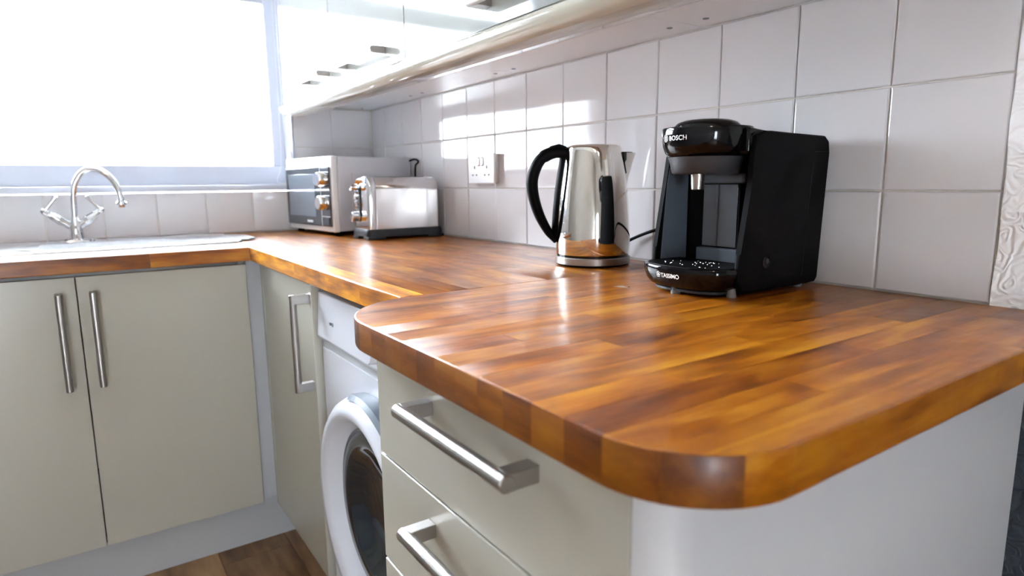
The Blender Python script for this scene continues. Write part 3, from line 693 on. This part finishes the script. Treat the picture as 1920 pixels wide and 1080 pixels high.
add('base', loft_bm([rrect(tx0-0.006, tx1+0.006, ty0-0.006, ty1+0.006, 0.02, z, 6) if i == 0 else rrect(tx0-0.003, tx1+0.003, ty0-0.003, ty1+0.003, 0.02, z, 6) for i, z in ((0, ZW+0.008), (0, ZW+0.022), (1, ZW+0.031))]), m_toastbase, t)
for fx in (tx0+0.022, tx1-0.022):
    for fy in (ty0+0.02, ty1-0.02): add('foot', box_bm(fx-0.028, fx+0.028, fy-0.025, fy+0.018, ZW, ZW+0.0085, 0.002), m_toastbase, t)
add('bread_slot', box_bm(tx0+0.05, tx1-0.035, (ty0+ty1)/2-0.016, (ty0+ty1)/2+0.016, ZW+0.1885, ZW+0.1900), m_hole, t)

# ------------------------------------------------------------------ kettle
KC = Vector((-0.120, 0.665, ZW)); t = thing('kettle', 'polished steel kettle with black handle left of the coffee machine', 'kettle', tuple(KC))
h = Vector((-0.824, 0.566, 0)); s_ = Vector((0.566, 0.824, 0))   # handle direction, side direction
bs_ = add('power_base', lathe_bm([(0, 0.0), (0.072, 0.0), (0.075, 0.0025), (0.0765, 0.004)], KC, 64), m_blk, t)
add('base_ring', lathe_bm([(0.0764, 0.004), (0.0768, 0.0045), (0.0768, 0.0165), (0.0755, 0.018), (0.06, 0.0182)], KC, 64), m_steel, t)
add('gap_ring', lathe_bm([(0.0740, 0.018), (0.0740, 0.0235), (0.06, 0.0236)], KC, 64), m_gblk, t)
prof = [(0.06, 0.0232), (0.0750, 0.0232), (0.0760, 0.0255), (0.0757, 0.06), (0.0745, 0.09), (0.0725, 0.12), (0.0695, 0.15), (0.0655, 0.18), (0.0615, 0.206), (0.0585, 0.225), (0.0565, 0.235), (0.0545, 0.2390), (0.050, 0.2405)]
add('body', lathe_bm(prof, KC, 96), m_kettle, t, ang=60)
add('lid', lathe_bm([(0.0498, 0.2398), (0.048, 0.2415), (0.02, 0.2435), (0, 0.2438)], KC, 48), m_kettle, t)
# spout: a V-shaped lip opposite the handle, black inside
def spout_ring(z, w, d, r):
    c = KC - h*r + Vector((0, 0, z)); return [c + s_*w, c + s_*w*0.55 - h*d*0.55, c - h*d, c - s_*w*0.55 - h*d*0.55, c - s_*w, c + h*0.006]
add('spout', loft_bm([[tuple(v) for v in q] for q in (spout_ring(0.150, 0.002, 0.001, 0.0665), spout_ring(0.175, 0.010, 0.008, 0.063), spout_ring(0.205, 0.018, 0.0205, 0.0585), spout_ring(0.226, 0.022, 0.031, 0.055))]), m_kettle, t, ang=60)
add('spout_filter', loft_bm([[tuple(v) for v in q] for q in (spout_ring(0.185, 0.0145, 0.006, 0.0635), spout_ring(0.2275, 0.0235, 0.0225, 0.0565))]), m_gblk, t)
# handle
zz = Vector((0, 0, 1))
hp = spline([KC+h*0.056+zz*0.226, KC+h*0.080+zz*0.2285, KC+h*0.108+zz*0.214, KC+h*0.124+zz*0.180, KC+h*0.1235+zz*0.145, KC+h*0.112+zz*0.105, KC+h*0.095+zz*0.072, KC+h*0.0765+zz*0.047], 7)
rr = []
for i in range(len(hp)):
    u = i/(len(hp)-1); q = 0.0085+0.0035*math.sin(PI*min(1, u*1.1)) if u < .9 else 0.0085-(u-.9)*0.03
    if u < 0.25: q = 0.013 - (0.25-u)*0.008
    rr.append((q, 0.0135))
hd = add('handle', tube_bm(hp, rr, 16), m_blk, t, ang=70)
hp2 = [KC+h*r+zz*z for r, z in ((0.0590, 0.222), (0.0615, 0.205), (0.0665, 0.175), (0.0705, 0.145), (0.0735, 0.115), (0.0757, 0.08), (0.0765, 0.050))]
add('handle_strip', tube_bm(hp2, [(0.0075, 0.012)]*7, 12), m_blk, hd)
add('thumb_switch', tube_bm([KC+h*0.056+zz*0.2365, KC+h*0.070+zz*0.2405, KC+h*0.086+zz*0.2365, KC+h*0.098+zz*0.226], [(0.0035, 0.010), (0.005, 0.010), (0.005, 0.010), (0.003, 0.009)], 10), m_blk, hd)

# ------------------------------------------------------------------ coffee machine
t = thing('coffee_machine', 'black pod coffee machine with silver nozzle on the worktop end', 'coffee machine', (-0.13, 0.311, ZW))
y0, y1 = 0.228, 0.3945
# rear body block with the big side faces
rear = [(-0.160, 0.922), (-0.035, 0.922), (-0.0285, 0.930), (-0.019, 1.120), (-0.020, 1.136), (-0.030, 1.1455), (-0.160, 1.149)]
add('body', prism_bm(rear, y0+0.0095, y1-0.0095, 'Y', 0.004, 3), m_blk, t)
sideR = [(-0.2335, 0.935), (-0.222, 0.917), (-0.034, 0.917), (-0.0275, 0.924), (-0.0175, 1.120), (-0.0185, 1.138), (-0.030, 1.1462), (-0.185, 1.1490), (-0.2035, 1.1430), (-0.2085, 1.115), (-0.2110, 1.074), (-0.2290, 0.975)]
sp_ = add('side_panel', prism_bm(sideR, y0, y0+0.009, 'Y', 0.003, 3), m_blk, t)
sideL = [(-0.2335, 0.935), (-0.222, 0.917), (-0.034, 0.917), (-0.0275, 0.924), (-0.0175, 1.120), (-0.0185, 1.138), (-0.030, 1.1462), (-0.185, 1.1490), (-0.200, 1.1430), (-0.205, 1.115), (-0.212, 1.074), (-0.2300, 0.975)]
add('side_panel', prism_bm(sideL, y1-0.008, y1, 'Y', 0.0025, 3), m_blk, t)
add('side_seam', prism_bm([(-0.0745, 0.932), (-0.0735, 0.932), (-0.0605, 1.122), (-0.0615, 1.122)], y0-0.0004, y0+0.0006, 'Y'), m_gblk, sp_)
add('side_seam', prism_bm([(-0.0605, 1.121), (-0.0595, 1.1225), (-0.0195, 1.1225), (-0.0195, 1.1215)], y0-0.0004, y0+0.0006, 'Y'), m_gblk, sp_)
add('side_recess', lathe_bm([(0.0, -0.0005), (0.008, -0.0005), (0.0095, -0.001), (0.010, 0.001)], (-0.168, y0, 0.9595), 20, 'Y'), m_gblk, sp_)
add('recess_screw', lathe_bm([(0.0, -0.0016), (0.0035, -0.0012), (0.0045, 0.0)], (-0.166, y0, 0.9605), 14, 'Y'), m_dgrey, sp_)
add('top_cover', prism_bm([(-0.205, 1.118), (-0.207, 1.140), (-0.195, 1.1485), (-0.160, 1.1500), (-0.030, 1.1466), (-0.030, 1.140), (-0.160, 1.13), (-0.160, 1.118)], y0+0.0092, y1-0.0082, 'Y', 0.0015, 2), m_dgrey, t)
# recess: slate inner cheek on the left, black back wall, step, tank window
add('inner_cheek', prism_bm([(-0.2225, 0.950), (-0.161, 0.950), (-0.161, 1.100), (-0.2060, 1.100), (-0.2105, 1.074)], y1-0.0105, y1-0.0082, 'Y', 0.0006, 1), m_slate, t)
add('step', box_bm(-0.176, -0.1605, y0+0.010, 0.352, 0.945, 0.9735, 0.002), m_slate, t)
tk = add('water_tank', box_bm(-0.1665, -0.1612, 0.2825, 0.3480, 0.9755, 1.0735, 0.0012), m_tank, t); tk['label'] = 'smoky clear water tank window'
add('tank_rim', box_bm(-0.172, -0.1610, 0.2700, 0.3490, 1.0745, 1.0905, 0.004, 3), m_slate, tk)
add('tank_rib', box_bm(-0.1685, -0.1605, 0.318, 0.3225, 0.976, 1.073, 0.001), m_slate, tk)
add('tank_frame', box_bm(-0.1695, -0.1610, 0.2775, 0.2820, 0.975, 1.0735, 0.0008), m_gblk, tk)
# brew head
HC = (-0.2095, 0.3115, 0)
hd = add('brew_head', lathe_bm([(0.045, 1.1140), (0.0555, 1.1145), (0.0605, 1.1200), (0.0642, 1.1300), (0.0662, 1.1450), (0.0668, 1.1545), (0.0655, 1.1565), (0.050, 1.1570), (0, 1.1570)], HC, 72), m_gblk, t, ang=50)
add('head_bridge', prism_bm([(-0.210, 1.1165), (-0.155, 1.1165), (-0.155, 1.1495), (-0.175, 1.1500), (-0.210, 1.1545)], y0+0.0095, y1-0.0085, 'Y', 0.004, 3), m_gblk, hd)
add('lid_dome', lathe_bm([(0.0485, 1.1568), (0.0480, 1.1600), (0.0440, 1.1645), (0.034, 1.1680), (0.018, 1.1698), (0, 1.1702)], (-0.2080, 0.3125, 0), 56), m_gblk, hd, ang=60)
add('brew_cup', lathe_bm([(0, 1.0890), (0.046, 1.0890), (0.0495, 1.0910), (0.0530, 1.1060), (0.0560, 1.1142), (0, 1.1142)], HC, 56), m_dgrey, t, ang=50)
nz = add('nozzle', lathe_bm([(0, 1.0655), (0.0082, 1.0655), (0.0092, 1.0665), (0.0108, 1.0895), (0, 1.0895)], (-0.2215, 0.3155, 0), 28), m_steel, t); nz['label'] = 'silver nozzle'
# drip tray
def tray_ring(i, z, n=20):
    yA, yB = y0+0.002+i, y1-0.001-i; yc = (yA+yB)/2; hw = (yB-yA)/2; pts = [(-0.178, yA, z), (-0.178, yB, z)]
    for k in range(n+1):
        a = PI/2 - PI*k/n; ca, sa = math.cos(a), math.sin(a)
        pts.append((-0.232 - (0.053-i)*abs(ca)**0.95, yc + hw*(abs(sa)**0.8)*(1 if sa > 0 else -1), z))
    return pts
dt = add('drip_tray', loft_bm([tray_ring(0.020, 0.9190), tray_ring(0.010, 0.9230), tray_ring(0.004, 0.9310), tray_ring(0.0010, 0.9400), tray_ring(0.0, 0.9500), tray_ring(0.0012, 0.9525), tray_ring(0.004, 0.9530)]), m_gblk, t, ang=50)
gr = add('drip_grille', loft_bm([tray_ring(0.006, 0.9531), tray_ring(0.0065, 0.9540)]), m_blk, dt)
random.seed(5)
for k in range(26):
    a = random.uniform(0, 2*PI); r = math.sqrt(random.random())*0.052; px_, py_ = -0.236+r*math.cos(a)*0.72, 0.306+r*math.sin(a)
    q = random.uniform(0.0008, 0.0016)
    add('water_drop', lathe_bm([(q, 0), (q*0.8, q*0.45), (q*0.4, q*0.65), (0, q*0.7)], (px_, py_, 0.9540), 10), m_chrome, gr)
add('foot_plate', loft_bm([tray_ring(0.024, 0.9135), tray_ring(0.018, 0.9150), tray_ring(0.018, 0.9185), tray_ring(0.024, 0.9190)]), m_dgrey, t)
for fx, fy in ((-0.2235, 0.245), (-0.2600, 0.318), (-0.205, 0.378), (-0.055, 0.245), (-0.055, 0.378)):
    add('foot', lathe_bm([(0, 0.0), (0.007, 0.0), (0.0075, 0.001), (0.0065, 0.0135), (0, 0.0136)], (fx, fy, ZW), 16), m_foot, t)
add('underside', box_bm(-0.222, -0.036, y0+0.010, y1-0.010, 0.9138, 0.9215, 0.001), m_blk, t)

def lettering(text, size, place, parent, name='lettering', ext=0.0002, space=1.0):
    c = bpy.data.curves.new('text', 'FONT'); c.body = text; c.size = size; c.extrude = ext; c.space_character = space; c.offset = size*0.012
    o = bpy.data.objects.new('text', c); COL.objects.link(o)
    dg = bpy.context.evaluated_depsgraph_get(); me = bpy.data.meshes.new_from_object(o.evaluated_get(dg))
    bpy.data.objects.remove(o); po = org(parent)
    b = bmesh.new(); b.from_mesh(me); bpy.data.meshes.remove(me)
    for v in b.verts: v.co = Vector(place(v.co.x, v.co.y, v.co.z)) - po
    return finish(b, name, m_letter, parent, smooth=False)
def on_head(u, v, w):   # wrap on the brew head, u along the arc starting at angle A0
    a = math.radians(167.0) + u/0.0672; r = 0.0669 - 0.0 + w + (v)*0.06
    return (HC[0]+r*math.cos(a), HC[1]+r*math.sin(a), 1.1375+v)
lettering('BOSCH', 0.0096, on_head, hd, space=1.08)
# round armature emblem before the word
def emblem_head(bm_shapes):
    b = bmesh.new()
    for kind, cx, cy, r0, r1, w_, h_ in bm_shapes:
        if kind == 'ring':
            n = 24; V = []
            for i in range(n):
                a = 2*PI*i/n; V.append([b.verts.new(on_head(cx+r*math.cos(a), cy+r*math.sin(a), 0.0003)) for r in (r0, r1)])
            for i in range(n): b.faces.new((V[i][0], V[i][1], V[(i+1) % n][1], V[(i+1) % n][0]))
        else:
            b.faces.new([b.verts.new(on_head(cx+sx2*w_/2, cy+sy2*h_/2, 0.0003)) for sx2, sy2 in ((-1, -1), (1, -1), (1, 1), (-1, 1))])
    return b
add('emblem', emblem_head([('ring', -0.0085, 0.0037, 0.0046, 0.0054, 0, 0), ('bar', -0.0104, 0.0037, 0, 0, 0.0009, 0.0062), ('bar', -0.0066, 0.0037, 0, 0, 0.0009, 0.0062), ('bar', -0.0085, 0.0037, 0, 0, 0.0034, 0.0011), ('bar', -0.0085, 0.0060, 0, 0, 0.0028, 0.0008), ('bar', -0.0085, 0.0014, 0, 0, 0.0028, 0.0008)]), m_letter, hd, smooth=False)
# tray lettering follows the tray front
TR = [Vector(p) for p in tray_ring(-0.0001, 0)[2:]]
cum = [0]
for a_, b2 in zip(TR, TR[1:]): cum.append(cum[-1] + (b2-a_).length)
def on_tray(u, v, w, s0=0.094):
    s = s0+u
    for i in range(len(cum)-1):
        if cum[i+1] >= s: break
    f = (s-cum[i])/(cum[i+1]-cum[i]); p = TR[i].lerp(TR[i+1], f); d = (TR[i+1]-TR[i]).normalized(); nn = Vector((d.y, -d.x, 0))
    if nn.x > 0: nn = -nn
    zz_ = 0.9365+v; ins = 0.001*max(0, (0.95-zz_)/0.010)**1.5
    p = p + nn*(w+0.0004-ins); return (p.x, p.y, zz_)
lettering('TASSIMO', 0.0092, on_tray, dt, space=0.93)
b = bmesh.new()
for k in range(5):
    a0 = 2*PI*k/5+PI/2; cx, cy = 0.0024*math.cos(a0), 0.0024*math.sin(a0); n = 14; V = []
    for i in range(n):
        a = 2*PI*i/n; V.append([b.verts.new(on_tray(-0.0048+cx+r*math.cos(a), 0.0036+cy+r*math.sin(a), 0.0002)) for r in (0.0016, 0.0023)])
    for i in range(n): b.faces.new((V[i][0], V[i][1], V[(i+1) % n][1], V[(i+1) % n][0]))
add('emblem', b, m_letter, dt, smooth=False)

# loose black cable between the kettle and the coffee machine, along the wall
cb = add('power_cord', tube_bm(spline([(-0.075, 0.80, ZW+0.004), (-0.030, 0.72, ZW+0.012), (-0.012, 0.66, ZW+0.045), (-0.010, 0.60, ZW+0.0665), (-0.010, 0.53, ZW+0.083), (-0.010, 0.46, ZW+0.088), (-0.010, 0.40, ZW+0.070), (-0.010, 0.375, ZW+0.045)], 8), 0.0034, 10), m_blk)
tag(cb, 'thin black cable rising along the tiles between kettle and coffee machine', 'cable')

# ------------------------------------------------------------------ roller blind with bead chain at the window
t = thing('roller_blind', 'white roller blind rolled up at the window head with a bead chain', 'blind', (-1.13, 2.15, 2.0))
add('roller', lathe_bm([(0, -0.61), (0.026, -0.61), (0.026, 0.61), (0, 0.61)], (-0.943, 2.155, 2.145), 28, 'X'), m_blind, t)
for xx in (-1.565, -0.322): box('bracket', xx-0.004, xx+0.004, 2.125, 2.185, 2.115, 2.178, m_upvc, t, 0.001)
ch = spline([(-0.335, 2.12, 2.13), (-0.333, 2.125, 1.70), (-0.332, 2.12, 1.35), (-0.328, 2.112, 1.17), (-0.330, 2.104, 1.115), (-0.345, 2.088, 1.086), (-0.372, 2.080, 1.083), (-0.377, 2.088, 1.098), (-0.352, 2.11, 1.16), (-0.345, 2.12, 1.35), (-0.343, 2.125, 1.70), (-0.342, 2.12, 2.13)], 26)
b = bmesh.new()
for i, p in enumerate(ch):
    if i % 2: continue
    q = bmesh.ops.create_icosphere(b, subdivisions=1, radius=0.0021); bmesh.ops.translate(b, vec=p, verts=q['verts'])
c_ = add('bead_chain', b, m_clear, t); c_['kind'] = 'stuff'
add('chain_cord', tube_bm(ch, 0.0007, 5), m_clear, t)
box('chain_bracket', -0.3185, -0.3125, 2.108, 2.120, 1.172, 1.200, m_socks, t, 0.001)

# small worn mark in the worktop by the coffee machine
b = bmesh.new()
vs = []
for k in range(14):
    a = 2*PI*k/14; rr_ = 0.011*(1+0.3*math.sin(3*a)+0.15*math.cos(5*a)); vs.append(b.verts.new((-0.283+rr_*math.cos(a)*0.8, 0.413+rr_*math.sin(a)*1.1, ZW+0.00025)))
b.faces.new(vs); o = add('worn_patch', b, m_scratch, wt_end, smooth=False)
add('knot', lathe_bm([(0.0022, 0), (0.0018, 0.0004), (0, 0.0005)], (-0.276, 0.402, ZW+0.0002), 12), m_hole, wt_end)

# ------------------------------------------------------------------ unseen ceiling lamp, added to give the warm fill
t = thing('added_fill_lamp', 'added round opal ceiling lamp for warm fill, out of view', 'lamp', (-1.25, -0.9, ZC))
add('added_lamp_base', lathe_bm([(0, 0), (0.15, 0), (0.15, -0.03), (0.14, -0.035), (0, -0.035)], (-1.25, -0.9, ZC), 40), m_chrome, t)
add('added_lamp_glass', lathe_bm([(0.138, -0.036), (0.130, -0.062), (0.09, -0.085), (0.04, -0.094), (0, -0.096)], (-1.25, -0.9, ZC), 40), m_added_lampglass, t)
